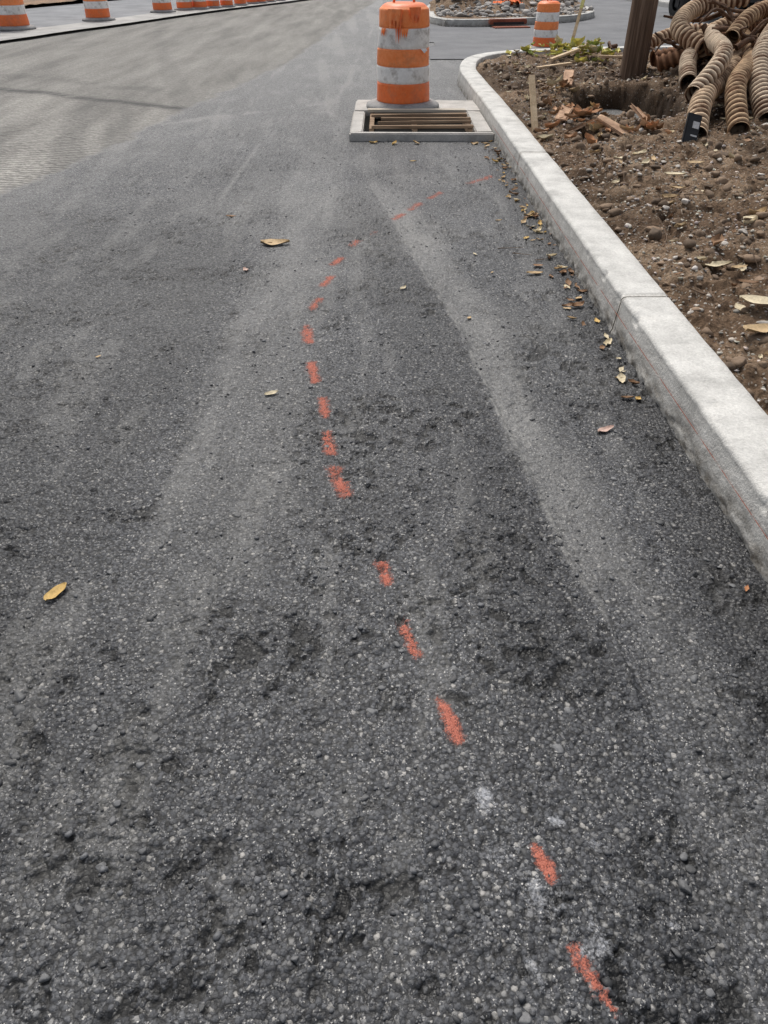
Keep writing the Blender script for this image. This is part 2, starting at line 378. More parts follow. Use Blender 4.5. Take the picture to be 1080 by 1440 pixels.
# ------------------------------------------------------------ kerb
def kerb(name,path,w=.238,hgt=.18,batter=.02,joints=(),mat=MAT_CON,parent=None,fine=True,zb=-.05):
    P=np.asarray(path); T=np.gradient(P,axis=0); T/=np.linalg.norm(T,axis=1)[:,None]
    N=np.stack([T[:,1],-T[:,0]],1)
    r=.022
    prof=[(0,zb),(0,-.0)]+[(batter*t,hgt*t) for t in np.linspace(.06,.86,16)]
    for a in np.linspace(0,math.pi/2,6): prof.append((batter+r-r*math.cos(a)-.003,hgt-r+r*math.sin(a)))
    for t in np.linspace(.15,.93,9): prof.append((batter+r+(w-batter-r)*t,hgt))
    prof+=[(w-.008,hgt-.001),(w,hgt-.010),(w,hgt-.08),(w,zb)]
    prof=np.array(prof); k=len(prof)
    dist=np.r_[0,np.cumsum(np.linalg.norm(np.diff(P,axis=0),axis=1))]
    idx=[0]
    for j in joints: idx.append(int(np.argmin(np.hypot(P[:,0]-j[0],P[:,1]-j[1]))))
    idx.append(len(P)-1)
    Vs=[];Fs=[];G=[];off=0
    for a,b in zip(idx[:-1],idx[1:]):
        sl=slice(a,b+1); p=P[sl].copy(); nn=N[sl]; t=T[sl]; dd=dist[sl]
        p[0]+=t[0]*.006; p[-1]-=t[-1]*.006
        n=len(p)
        wob=.008*(fbm(dd*1.3,dd*0+3,3,4)-.5)
        o=prof[None,:,0]+wob[:,None]; z=np.repeat(prof[None,:,1],n,0)
        lowm=np.clip(1-z/.07,0,1)*(np.arange(k)[None,:]<18)
        nz=fbm(dd[:,None]*22+0*z,z*40+prof[None,:,0]*40,4,6,.6)-.5
        o=o-nz*(.004+.030*lowm)*(np.arange(k)[None,:]<24)
        z=z+(fbm(dd[:,None]*9+0*o,prof[None,:,0]*12+0*o,3,7)-.5)*.005*(z>.1)
        chip=ss(.66,.80,fbm(dd[:,None]*14+0*z,z*0+prof[None,:,0]*20,3,9))*((np.arange(k)>=16)&(np.arange(k)<25))[None,:]
        o=o+.010*chip; z=z-.008*chip
        for e in(0,n-1): z[e]=np.where(z[e]>.1,z[e]-.007,z[e])
        xy=p[:,None,:]+nn[:,None,:]*o[:,:,None]
        v=np.concatenate([xy,z[:,:,None]],2).reshape(-1,3)
        Vs.append(v); Fs.append(grid_faces(k,n)+off)
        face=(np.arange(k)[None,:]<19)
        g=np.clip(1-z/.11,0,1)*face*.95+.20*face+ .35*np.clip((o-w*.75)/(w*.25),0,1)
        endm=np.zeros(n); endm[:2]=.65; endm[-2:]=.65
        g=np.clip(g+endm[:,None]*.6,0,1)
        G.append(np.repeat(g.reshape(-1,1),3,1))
        for base in(off,off+(n-1)*k):
            q=[[base+i,base+i+1,base+k-2-i,base+k-1-i] for i in range(k//2-1)]
            Fs.append(np.array(q))
        off+=n*k
    return mesh_np(name,np.concatenate(Vs),np.concatenate(Fs),mat,attrs={'g':np.concatenate(G)},parent=parent)
kerb_e=empty('concrete_kerb')
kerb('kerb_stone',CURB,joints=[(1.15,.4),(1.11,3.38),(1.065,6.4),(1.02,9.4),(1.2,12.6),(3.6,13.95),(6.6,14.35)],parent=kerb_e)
m=CURB[:,1]; cp=CURB[(m>-1)&(m<8)&(CURB[:,0]<1.3)][::4]
rm=M('red_chalk_line_mat',.9,.2); rm.color((.50,.15,.09))
alp=rm.math('MULTIPLY',rm.math('SUBTRACT',rm.noise(9,5,.7),.36),8.,clamp=True)
tr=rm.n('ShaderNodeBsdfTransparent'); mx=rm.n('ShaderNodeMixShader')
rm.link(rm.math('MULTIPLY',alp,.8),mx.inputs[0]); rm.link(tr.outputs[0],mx.inputs[1]); rm.link(rm.b.outputs[0],mx.inputs[2]); rm.link(mx.outputs[0],rm.out.inputs[0])
z0=.100; V2=[]
for i,p in enumerate(cp):
    zz=z0+.004*math.sin(p[1]*1.1)
    xo=.02*zz/.18
    V2+= [(p[0]+xo-.0105,p[1],zz-.0020),(p[0]+xo-.0102,p[1],zz+.0020)]
mesh_np('chalk_line',V2,grid_faces(2,len(cp)),rm.m,parent=kerb_e)

# ------------------------------------------------------------ planting strip soil
KC=CURB+0
Tn=np.gradient(KC,axis=0);Tn/=np.linalg.norm(Tn,axis=1)[:,None]
CEN=KC+np.stack([Tn[:,1],-Tn[:,0]],1)*.12
poly=[tuple(p) for p in CEN[::8]]+[(30,15.5),(30,-4)]
dx=axis(1.0,1.25,3.6,29,.011,1.05); dy=[2.2]
while dy[-1]<16.5: dy.append(dy[-1]+max(.010,.010*(dy[-1]/3)**1.4))
l=[];y=2.2;s=.012
while y>-4: s*=1.1;y-=s;l.append(y)
dy=np.array(l[::-1]+dy)
DX,DY=np.meshgrid(dx,dy); DX=DX.ravel();DY=DY.ravel()
def cdist(x,y):
    c=CEN[::25]; best=np.full(x.shape,99.)
    for a in c: best=np.minimum(best,np.hypot(x-a[0],y-a[1]))
    return best
def soil(x,y,cd=None):
    if cd is None: cd=cdist(x,y)
    z=.105+.06*ss(.12,.5,cd)
    z=z+.10*(fbm(x*1.6,y*1.6,5,2,.55)-.5)*ss(.1,.5,cd)+.070*(fbm(x*9,y*9,4,5,.6)-.5)+.022*(fbm(x*42,y*42,3,1,.6)-.5)
    f1,f2,c=worley(x/.07+fbm(x*15,y*15,2,3),y/.07,3)
    z=z+.026*np.clip(1-f1*1.5,0,1)*(c>.55)
    z=z-.06*ss(.045,.0,np.abs(fbm(x*2.1,y*1.6,3,10)-.5))*ss(.2,.6,cd)
    hx=x-2.42;hy=y-8.55
    r=np.hypot(hx/.56,hy/1.0)+.35*(fbm(x*5,y*5,4,7,.6)-.5)
    z=z-.50*ss(1.0,.72,r)+.05*np.exp(-((r-1.15)/.2)**2)
    z=z+.42*np.exp(-((x-4.1)/.75)**2-((y-9.3)/1.4)**2)
    z=z+.10*ss(.5,2.5,x-1.4)*ss(1,5,y)*ss(12,8,y)
    return z,ss(1.08,.8,r)
DZ,hole=soil(DX,DY)
Fd=grid_faces(len(dx),len(dy)); ins=pip(DX,DY,poly); keep=ins[Fd].all(1)
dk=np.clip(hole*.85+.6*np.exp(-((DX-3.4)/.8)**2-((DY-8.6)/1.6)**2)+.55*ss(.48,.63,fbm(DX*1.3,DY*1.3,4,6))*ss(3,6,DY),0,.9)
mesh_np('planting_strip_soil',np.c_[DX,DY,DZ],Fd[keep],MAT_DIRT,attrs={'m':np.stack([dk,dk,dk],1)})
def soil_z(x,y): return soil(np.array([x],float),np.array([y],float))[0][0]

# ------------------------------------------------------------ stones
def ico(sub):
    bm=bmesh.new(); bmesh.ops.create_icosphere(bm,subdivisions=sub,radius=1)
    v=np.array([w.co[:] for w in bm.verts]); f=np.array([[w.index for w in q.verts] for q in bm.faces]); bm.free(); return v,f
I1=ico(1); I2=ico(2)
def stones(name,pos,size,cols,mat,ic=I1,flat=.6,sink=.25,parent=None,ang=.35):
    bv,bf=ic; n=len(pos); K=len(bv)
    R=RNG
    V=np.repeat(bv[None],n,0).copy()
    for _ in range(9):
        d=R.normal(size=(n,1,3)); d/=np.linalg.norm(d,axis=2,keepdims=True)
        t=R.uniform(.35,.8,size=(n,1)); pr=(V*d).sum(2); ex=np.clip(pr-t,0,None)
        V-=d*ex[:,:,None]
    V*=1.25*R.uniform(1-ang,1+ang,size=(n,1,3))
    V[:,:,2]*=flat
    a=R.uniform(0,2*math.pi,n); ca,sa=np.cos(a)[:,None],np.sin(a)[:,None]
    x=V[:,:,0]*ca-V[:,:,1]*sa; y=V[:,:,0]*sa+V[:,:,1]*ca
    V=np.stack([x,y,V[:,:,2]],2)*size[:,None,None]
    P=np.array(pos); P[:,2]+=size*flat*(1-2*sink)
    V+=P[:,None,:]
    Fq=(bf[None]+(np.arange(n)*K)[:,None,None]).reshape(-1,3)
    C=np.repeat(cols[:,None,:],K,1).reshape(-1,3)
    return mesh_np(name,V.reshape(-1,3),Fq,mat,smooth=False,attrs={'c':C},parent=parent)
def scatter_soil(n,x0,x1,y0,y1,pw=1.,thr=.50):
    x=RNG.uniform(x0,x1,n*3); y=y0+(y1-y0)*RNG.uniform(0,1,n*3)**pw
    k=pip(x,y,poly)&(cdist(x,y)>.15)&(fbm(x*2.2,y*2.2,3,9)+.3*RNG.random(len(x))>thr)
    x=x[k][:n];y=y[k][:n]; z,_=soil(x,y); return np.stack([x,y,z],1)
p1=scatter_soil(16000,1.35,5.5,2.2,13.5,1.3)
s1=.004+.012*RNG.random(len(p1))**2.5
br=RNG.uniform(.22,.70,(len(p1),1)); tint=np.array([[1,.91,.80]])+RNG.uniform(-.05,.05,(len(p1),3))
stones('gravel',p1,s1,br*tint,MAT_STONE)
p2=scatter_soil(600,1.4,5.5,2.2,13,1.2); s2=.011+.020*RNG.random(len(p2))**2
stones('cobbles',p2,s2,RNG.uniform(.26,.62,(len(p2),1))*np.array([[1,.92,.82]]),MAT_STONE,ic=I2,sink=.3)
p3=scatter_soil(3600,1.35,5.0,2.2,12,1.2,.4); s3=.008+.038*RNG.random(len(p3))**3
stones('soil_clods',p3,s3,RNG.uniform(.09,.26,(len(p3),1))*np.array([[1,.70,.47]]),MAT_STONE,ic=I2,sink=.35,flat=.7)
def crumbs(n):
    x=RNG.uniform(-1.9,1.12,n); y=.35+8*RNG.random(n)**1.6
    d=fbm(x*2.5,y*2.5,3,2)+.2*RNG.random(n)
    k=(d>.60)|(x>1.0)&(RNG.random(n)<.6)
    return x[k],y[k]
cx,cy=crumbs(9000)
hz,_,_,_=asphalt_fields(cx,cy)
sz=.0025+.006*RNG.random(len(cx))**3
stones('loose_asphalt_crumbs',np.stack([cx,cy,hz],1),sz,RNG.uniform(.03,.15,(len(cx),1))*np.array([[.98,1,1.05]]),MAT_CRUMB,sink=.35,flat=.6)
bs=[(-.915,1.19,.016),(-.90,1.15,.018),(-.86,1.02,.014),(-.90,.99,.012),(.60,.715,.019),(.30,2.0,.020),(.80,1.25,.014),(.62,1.14,.012),(-.86,1.0,.012),(.99,1.12,.012),(.75,.86,.012),(-1.0,1.6,.012),(-.62,.55,.010),(.5,1.7,.010),(.9,1.9,.012),(.78,.97,.011),(-.95,1.08,.012)]
for _ in range(420): bs.append((random.uniform(-1.4,1.08),.4+3.2*random.random()**1.3,random.uniform(.005,.011)))
bp=np.array([(a,b,0.) for a,b,_ in bs]); bp[:,2]=asphalt_fields(bp[:,0],bp[:,1])[0]
stones('embedded_stones',bp,np.array([c for *_,c in bs]),RNG.uniform(.05,.16,(len(bs),1))*np.array([[1,1.01,1.03]]),MAT_CRUMB,ic=I2,flat=.4,sink=.5)

# ------------------------------------------------------------ leaves
def leaf_mesh(L,W,curl,seed):
    n=9;k=5; rr=random.Random(seed); V=[]
    ph=rr.uniform(0,6)
    for i in range(n):
        t=i/(n-1); w=W*math.sin(math.pi*min(1,t*.94+.03))**.75*(1-.35*t)*(1+.18*math.sin(9*t+ph))
        for j in range(k):
            s=(j/(k-1)-.5)*2
            V.append((L*(t-.5)+.02*L*math.sin(5*s+ph),s*w*.5,curl*L*((abs(s)**1.5)*.35+(t-.5)**2*.9+.08*math.sin(7*t+4*s+ph))))
    return np.array(V),grid_faces(k,n)
def leaves(name,items):
    Vs=[];Fs=[];C=[];off=0
    for i,(x,y,z,L,rot,col,curl) in enumerate(items):
        v,f=leaf_mesh(L,L*random.uniform(.45,.68),curl,i)
        tl=.06 if curl<.21 else .25
        m=(Matrix.Rotation(rot,3,'Z')@Matrix.Rotation(random.uniform(-tl,tl),3,'X')@Matrix.Rotation(random.uniform(-tl,tl),3,'Y'))
        v=v@np.array(m).T; v[:,2]-=v[:,2].min(); v+=np.array([x,y,z+.001])
        Vs.append(v);Fs.append(f+off);off+=len(v)
        c=np.array(col)*random.uniform(.85,1.15); cc=np.repeat(c[None],len(v),0)*RNG.uniform(.85,1.1,(len(v),1)); C.append(cc)
    o=mesh_np(name,np.concatenate(Vs),np.concatenate(Fs),MAT_LEAF,attrs={'c':np.concatenate(C)})
    return o
TAN=(.50,.36,.20);YEL=(.55,.37,.13);PAL=(.64,.55,.38);BRN=(.26,.15,.08);RUST=(.40,.18,.08);PINK=(.50,.35,.29)
def rz(x,y): return asphalt_fields(np.array([x]),np.array([y]))[0][0]+.003
it=[]
for x,y,L,c,r in[(-.683,4.707,.18,TAN,.1),(-.951,1.558,.08,YEL,1.1),(.861,2.468,.08,PINK,.5),(.861,4.179,.10,TAN,.2),(.90,4.3,.06,BRN,0),(.1045,3.928,.06,PAL,1),(-.80,4.237,.06,PINK,2),(-.47,2.753,.06,PAL,.4),(-1.055,5.285,.07,BRN,0),(1.062,1.579,.03,RUST,1),(.43,3.55,.035,TAN,1),(-.74,4.73,.08,TAN,2.8),(.78,5.2,.05,TAN,.3),(.55,4.5,.04,PAL,2),(-1.3,3.1,.03,TAN,1),(.25,6.9,.06,YEL,0),(.62,4.2,.03,TAN,1),(1.04,1.3,.025,RUST,2)]:
    it.append((x,y,rz(x,y),L,r,c,.2))
for i in range(110):
    y=random.uniform(2.4,8.0); x=1.158-.0146*y-abs(random.gauss(0,.07))-.02
    if random.random()<.6: y=random.choice([4.2,5.2,6.3,7.0])+random.gauss(0,.35)
    it.append((x,y,rz(x,y),random.uniform(.02,.08),random.uniform(0,6.3),random.choice([TAN,YEL,BRN,BRN,PAL]),random.uniform(.15,.5)))
for x,y in[(-.1,7.65),(.85,7.6),(.1,7.6),(.3,7.62),(.95,7.6)]:
    it.append((x,y,rz(x,y),.08,random.uniform(0,6.3),random.choice([YEL,TAN]),.4))
leaves('fallen_leaves',it)
it=[]
for x,y,L,c in[(1.757,3.92,.20,PAL),(1.72,3.22,.22,PAL),(1.62,3.0,.18,TAN),(1.86,3.85,.10,TAN),(2.01,5.48,.14,PAL),(1.95,5.2,.10,TAN),(2.2,4.6,.12,PAL),(1.75,3.5,.1,BRN),(2.3,5.9,.12,TAN),(1.60,2.75,.13,TAN),(2.5,5.0,.09,BRN)]:
    it.append((x,y,soil_z(x,y)+.022,L,random.uniform(-.6,.6),c,.18))
P=scatter_soil(430,1.4,4.5,2.3,13,1.0)
for x,y,z in P: it.append((x,y,z+.004,random.uniform(.03,.12),random.uniform(0,6.3),random.choice([TAN,PAL,PAL,BRN,BRN]),random.uniform(.15,.7)))
for i in range(80):
    a=random.choice([(1.72,7.25,.16,.2),(1.90,7.7,.12,.3),(2.0,9.1,.12,.4),(1.7,8.0,.1,.4),(2.15,7.1,.2,.12)])
    x=random.gauss(a[0],a[2]);y=random.gauss(a[1],a[3])
    if x<1.4: continue
    it.append((x,y,soil_z(x,y)+random.uniform(0,.05),random.uniform(.06,.17),random.uniform(0,6.3),random.choice([(.56,.34,.20),(.50,.26,.13),TAN,PAL,BRN,BRN]),random.uniform(.3,.9)))
for i in range(95):
    x=random.gauss(2.75,.35);y=random.gauss(12.6,.3)
    it.append((x,y,soil_z(x,y)+random.uniform(0,.14),random.uniform(.08,.22),random.uniform(0,6.3),random.choice([(.55,.55,.18),(.64,.58,.18),PAL,(.30,.34,.09)]),random.uniform(.15,.9)))
leaves('leaf_litter',it)
MAT_BARK=simple_ground('bark_mat',(.28,.16,.10),(.60,.40,.26),9,50,.7)
be=empty('bark_slab')
for i,(x,y,L,r) in enumerate([(2.08,9.6,.42,1.35),(1.93,8.9,.26,.9),(2.28,7.25,.34,2.0),(1.75,7.3,.28,.3),(2.0,7.1,.34,2.6),(1.65,7.6,.3,1.2)]):
    box('slab_%d'%(i+1),(x,y,soil_z(x,y)+.05),(L,.10,.018),MAT_BARK,be,rot=(random.uniform(-.5,.5),random.uniform(-.4,.1),r),bev=.004,jit=.012)
MAT_TWIG=simple_ground('twig_mat',(.08,.05,.03),(.22,.15,.10),20,90,.4)
def tube(path,rad,sides=8,mod=None):
    P=np.array(path,float); T=np.gradient(P,axis=0); T/=np.linalg.norm(T,axis=1)[:,None]
    up=np.array([.1,.2,1.]); Vs=[]
    d=np.r_[0,np.cumsum(np.linalg.norm(np.diff(P,axis=0),axis=1))]
    a=np.linspace(0,2*math.pi,sides,endpoint=False)
    for i in range(len(P)):
        b=np.cross(T[i],up); b/=np.linalg.norm(b)+1e-9; c=np.cross(b,T[i])
        r=(rad(d[i]/d[-1]) if callable(rad) else rad)
        rr=r if mod is None else r*mod(d[i],a)
        Vs.append(P[i]+ (np.cos(a)*rr)[:,None]*b+(np.sin(a)*rr)[:,None]*c)
    V=np.concatenate(Vs); n=len(P)
    i=np.arange(n-1)[:,None];j=np.arange(sides)[None,:]
    A=(i*sides+j).ravel();B=(i*sides+(j+1)%sides).ravel()
    return V,np.stack([A,B,B+sides,A+sides],1),d,a
Vs=[];Fs=[];off=0
def add_t(path,r):
    global off
    v,f,_,_=tube(smooth_path(path,.03),lambda t:r*(1-.6*t),6); Vs.append(v);Fs.append(f+off);off+=len(v)
for i in range(110):
    x=random.uniform(1.5,3.6);y=random.uniform(2.6,10.5);a=random.uniform(0,6.3);L=random.uniform(.06,.35)
    p=[(x+L*t*math.cos(a+.5*t),y+L*t*math.sin(a+.5*t),soil_z(x+L*t*math.cos(a),y+L*t*math.sin(a))+.01+.02*random.random()) for t in(0,.5,1)]
    add_t(p,random.uniform(.002,.006))
for x,y,a,L in[(.70,4.6,.1,.16),(.78,4.52,-.3,.12),(.9,4.4,.3,.1)]:
    add_t([(x+L*t*math.cos(a),y+L*t*math.sin(a),rz(x,y)+.005) for t in(0,.5,1)],.003)
mesh_np('twigs',np.concatenate(Vs),np.concatenate(Fs),MAT_TWIG)

# ------------------------------------------------------------ utility pole
mp=M('pole_wood_mat',.9,.2)
g=mp.noise(1,6,.7,co=mp.scaleco((38,38,1.3))); g2=mp.noise(1,4,.6,co=mp.scaleco((9,9,.8)))
c=mp.ramp(g,[(.3,(.05,.033,.022)),(.55,(.15,.10,.07)),(.75,(.32,.24,.18))]); c=mp.mix(.7,c,mp.ramp(g2,[(.3,.6),(.7,1.4)]),'MULTIPLY')
mp.color(c); mp.bump(g,.8,.012)
path=[(3.02,10.38,z) for z in np.arange(-.1,9,.12)]
v,f,_,_=tube(path,lambda t:.152-.04*t,40,lambda d,a:1+.02*np.sin(a*5+1)+.012*np.sin(a*13+d*.2)+.05*math.exp(-d/.25))
mesh_np('utility_pole',v,f,mp.m)

# ------------------------------------------------------------ corrugated pipe pile
MAT_PIPE=attr_mat('dirty_corrugated_pipe_mat',.85,.2,14,.8,.3,.004)
pe=empty('corrugated_pipe_pile')
def pipe(i,pts,r=.085,col=(.55,.43,.31),dark=(.12,.055,.028),pitch=.068):
    P=smooth_path(pts,.0085)
    v,f,d,a=tube(P,r,28,lambda dd,aa:1+.12*np.tanh(2.2*np.sin(2*math.pi*dd/pitch+aa)))
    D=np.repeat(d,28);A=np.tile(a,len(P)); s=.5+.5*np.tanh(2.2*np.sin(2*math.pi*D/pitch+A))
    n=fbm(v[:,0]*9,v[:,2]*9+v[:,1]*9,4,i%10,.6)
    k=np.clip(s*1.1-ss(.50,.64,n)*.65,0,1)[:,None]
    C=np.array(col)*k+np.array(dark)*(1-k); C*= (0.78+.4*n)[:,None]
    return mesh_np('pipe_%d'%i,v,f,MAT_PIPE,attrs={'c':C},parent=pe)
DK=(.30,.16,.09)
PP=[[(2.58,6.75,.22),(2.80,7.35,.42),(3.35,8.3,.50),(3.9,9.4,.6)],
 [(2.95,6.80,.25),(3.12,7.5,.50),(3.62,8.5,.60),(3.9,9.6,.7)],
 [(2.70,7.35,.44),(3.1,7.9,.68),(3.35,8.9,.72),(3.7,9.9,.7)],
 [(3.30,10.6,.36),(3.7,10.65,.42),(4.2,11.1,.40),(5,11.2,.4)],
 [(3.60,12.1,.36),(4.1,12.3,.5),(4.6,12.3,.52),(5.4,12.2,.5)],
 [(3.45,8.7,.74),(3.75,9.1,.90),(4.2,9.5,.96),(4.8,9.8,.9)],
 [(3.3,7.1,.27),(3.5,8.0,.58),(3.95,8.9,.80),(4.5,9.7,.9)],
 [(3.05,9.6,.42),(3.5,9.5,.58),(4.1,9.9,.75),(4.7,10.1,.8)],
 [(3.45,10.0,.5),(3.95,10.6,.66),(4.5,10.7,.8),(5.2,10.4,.8)],
 [(3.6,6.9,.26),(4.0,7.6,.5),(4.4,8.6,.7),(4.8,9.4,.8)],
 [(3.05,8.5,.38),(3.25,9.2,.52),(3.6,9.9,.55),(3.9,10.9,.5)],
 [(4.0,9.0,.9),(4.3,9.4,1.1),(4.8,9.2,1.1),(5.3,9.0,.9)],
 [(3.4,9.2,.60),(3.25,9.7,.75),(3.6,10.3,.9),(4.2,10.4,1.0)]]
for i,p in enumerate(PP): pipe(i+1,p,r=[.085,.078,.072][i%3],col=[(.66,.49,.33),(.52,.36,.22),(.70,.56,.41),DK][i%4])
Vs=[];Fs=[];off=0
for i in range(44):
    x=random.gauss(3.8,.4);y=random.gauss(9.3,.9);z=soil_z(x,y)+random.uniform(.08,.45);a=random.uniform(0,6.3);L=random.uniform(.25,.7)
    add_t([(x+L*t*math.cos(a+.6*t),y+L*t*math.sin(a+.6*t),z+random.uniform(-.12,.06)) for t in(0,.33,.66,1)],random.uniform(.01,.035))
mesh_np('roots',np.concatenate(Vs),np.concatenate(Fs),simple_ground('root_mat',(.05,.028,.016),(.18,.10,.06),12,60,.6),parent=pe)

# ------------------------------------------------------------ stakes
MAT_WOOD=simple_ground('stake_wood_mat',(.46,.33,.20),(.70,.55,.37),14,90,.3)
MAT_YEL=simple_ground('yellow_lath_mat',(.52,.50,.16),(.68,.64,.28),9,60,.2)
def stake(name,b,t,w,mat,tip=None):
    e=empty(name); b=Vector(b);t=Vector(t);d=t-b
    o=box('lath',(b+t)/2,(w,w*.45,d.length),mat,e,bev=.003); o.rotation_euler=d.to_track_quat('Z','Y').to_euler()
    if tip:
        q=box('painted_top',b+d*.86,(w*1.08,w*.52,d.length*.28),tip,e,bev=.003); q.rotation_euler=o.rotation_euler
stake('survey_stake',(1.39,7.5,.10),(1.36,7.85,.53),.055,MAT_WOOD)
stake('survey_lath',(2.82,13.25,.1),(3.02,13.5,.95),.045,MAT_WOOD,MAT_YEL)
for i,(b,t) in enumerate([((2.3,11.9,.22),(2.75,12.3,.3)),((2.0,11.2,.2),(2.5,11.5,.22)),((3.3,12.5,.25),(3.0,13.1,.28)),((2.9,11.7,.28),(3.5,11.95,.24))]):
    stake('broken_lath' ,b,t,.06,MAT_WOOD)
MAT_BLACK=simple_ground('black_plastic_and_shade_mat',(.012,.012,.014),(.03,.03,.033),10,60,.1,.5)
MAT_PIT_SHADE=simple_ground('drain_pit_shade_mat',(.004,.004,.004),(.010,.010,.009),10,60,.1,.9,.05)  # near-black colour stands in for the shade below the pallet
MAT_LABEL=simple_ground('white_label_mat',(.55,.55,.55),(.75,.75,.75),10,60,.1)
ce=empty('conduit_marker',(2.50,6.66,.27)); ce.rotation_euler=(-.35,.25,.2)
box('plate',(0,0,0),(.13,.03,.28),MAT_BLACK,ce,bev=.006); box('label',(0.02,-.0165,.06),(.06,.003,.05),MAT_LABEL,ce,bev=0)
box('label_line',(0.02,-.0165,-.02),(.06,.003,.012),MAT_LABEL,ce,bev=0)

# ------------------------------------------------------------ traffic barrels
def refl(name,c1,c2,dirt=.5):
    m=M(name,.5,.4)
    n=m.noise(9,5,.7); n2=m.noise(3,5,.6,co=m.scaleco((1,1,.35)))
    c=m.ramp(m.noise(30,4),[(.3,c1),(.7,c2)])
    c=m.mix(m.math('MULTIPLY',m.ramp(n,[(.5,0.),(.66,1.)]),dirt),c,(.22,.17,.13))
    c=m.mix(m.math('MULTIPLY',m.ramp(n2,[(.5,0.),(.7,1.)]),dirt*.6),c,(.30,.27,.24))
    m.color(c); m.bump(m.noise(25,3),.3,.006); return m.m
B_OR=refl('orange_plastic_mat',(.80,.15,.03),(.88,.20,.05),.25)
B_OR2=refl('orange_reflective_mat',(.88,.22,.05),(.95,.30,.10),.25)
B_WH=refl('white_reflective_mat',(.74,.72,.69),(.86,.84,.81),.6)
B_RUB=simple_ground('rubber_base_mat',(.18,.18,.18),(.36,.35,.34),6,50,.3)
def barrel(loc,sc=1.,rot=0,seed=0,torn=False,base=True,off3=0):
    e=empty('traffic_barrel',loc); e.scale=(sc,sc,sc); e.rotation_euler=(0,0,rot)
    prof=[];mi=[]
    bands=[(.055,.245,.290,0),(.245,.395,.284,2),(.395,.555,.278,1),(.555,.735,.271,2),(.735,.900,.262,1)]
    for z0,z1,r,mt in bands:
        rows=[(r-.007,z0),(r,z0+.006),(r,z0+.03),(r-.001,(z0+z1)/2),(r-.003,z1-.02),(r-.004,z1-.006),(r-.012,z1-.001)]
        for q in rows: prof.append(q); mi.append(mt)
    for q in[(.235,.915),(.205,.935),(.17,.942),(.06,.944),(.001,.944)]: prof.append(q); mi.append(0)
    n=56;k=len(prof); a=np.linspace(0,2*math.pi,n,endpoint=False)
    pr=np.array(prof); R=pr[:,0][:,None]*np.ones(n)[None]; Z=pr[:,1][:,None]*np.ones(n)
    A=np.repeat(a[None],k,0)
    dent=(fbm(np.cos(A)*2.2+5+seed,Z*5+np.sin(A)*2.2+seed,3,seed%8)-.5)*.026
    R=R+dent*(R>.2)
    V=np.stack([R*np.cos(A),R*np.sin(A),Z],2).reshape(-1,3)
    F=[];MI=[]
    for i in range(k-1):
        for j in range(n): F.append((i*n+j,i*n+(j+1)%n,(i+1)*n+(j+1)%n,(i+1)*n+j)); MI.append(mi[i])
    mesh_np('drum',V,F,mats=[B_OR,B_OR2,B_WH],midx=MI,parent=e)
    pr=[(.30,.0),(.395,.0),(.40,.012),(.395,.03),(.36,.048),(.315,.062),(.285,.066),(.27,.05)]
    V=[(r*math.cos(t),r*math.sin(t),z) for r,z in pr for t in a]
    F=[(i*n+j,i*n+(j+1)%n,(i+1)*n+(j+1)%n,(i+1)*n+j) for i in range(len(pr)-1) for j in range(n)]
    mesh_np('rubber_base',V,F,B_RUB,parent=e)
    t=np.linspace(0,math.pi,14); pth=[(.11*math.cos(q),0,.935+.07*math.sin(q)**.6) for q in t]
    v,f,_,_=tube(pth,.014,8); mesh_np('handle',v,f,B_OR,parent=e)
    if torn:
        for i,(ph,w,z1,L,mt) in enumerate([(-2.25,.55,.90,.13,B_OR2),(-1.45,.5,.915,.10,B_OR),(-1.85,.28,.74,.06,B_OR2),(-2.7,.25,.735,.05,B_OR2),(-1.05,.3,.56,.03,B_WH),(-2.1,.3,.90,.22,B_OR)]):
            nn=12;mm=7;V=[]
            for r_ in range(mm):
                for c_ in range(nn):
                    tt=r_/(mm-1);aa=ph+(c_/(nn-1)-.5)*w*(1-.4*tt)
                    zz=z1-L*tt*(1+.35*math.sin(c_*1.3+i)); rr=.270+.022*tt+.012*math.sin(c_*.9+i)*tt+ (0.008 if z1<.8 else 0)
                    V.append((rr*math.cos(aa),rr*math.sin(aa),zz))
            mesh_np('torn_sheeting_%d'%i,V,grid_faces(nn,mm),mt,parent=e)
    return e
barrel((.205,9.17,.072),1.0,.3,1,torn=True)
barrel((2.82,15.3,.014),.74,1,2)
for i,(x,y,s) in enumerate([(-7.79,18.58,1.08),(-6.71,20.86,.95),(-5.82,23.47,.84),(-5.42,24.3,.72),(-5.08,24.6,.70),(-4.80,25.1,.66),(-4.48,25.5,.62),(-4.2,26.2,.6),(-3.97,26.9,.56),(-3.74,27.2,.54),(-3.54,27.8,.52),(-3.3,28.4,.5)]):
    barrel((x,y,.052),s,i*1.3,i+3)

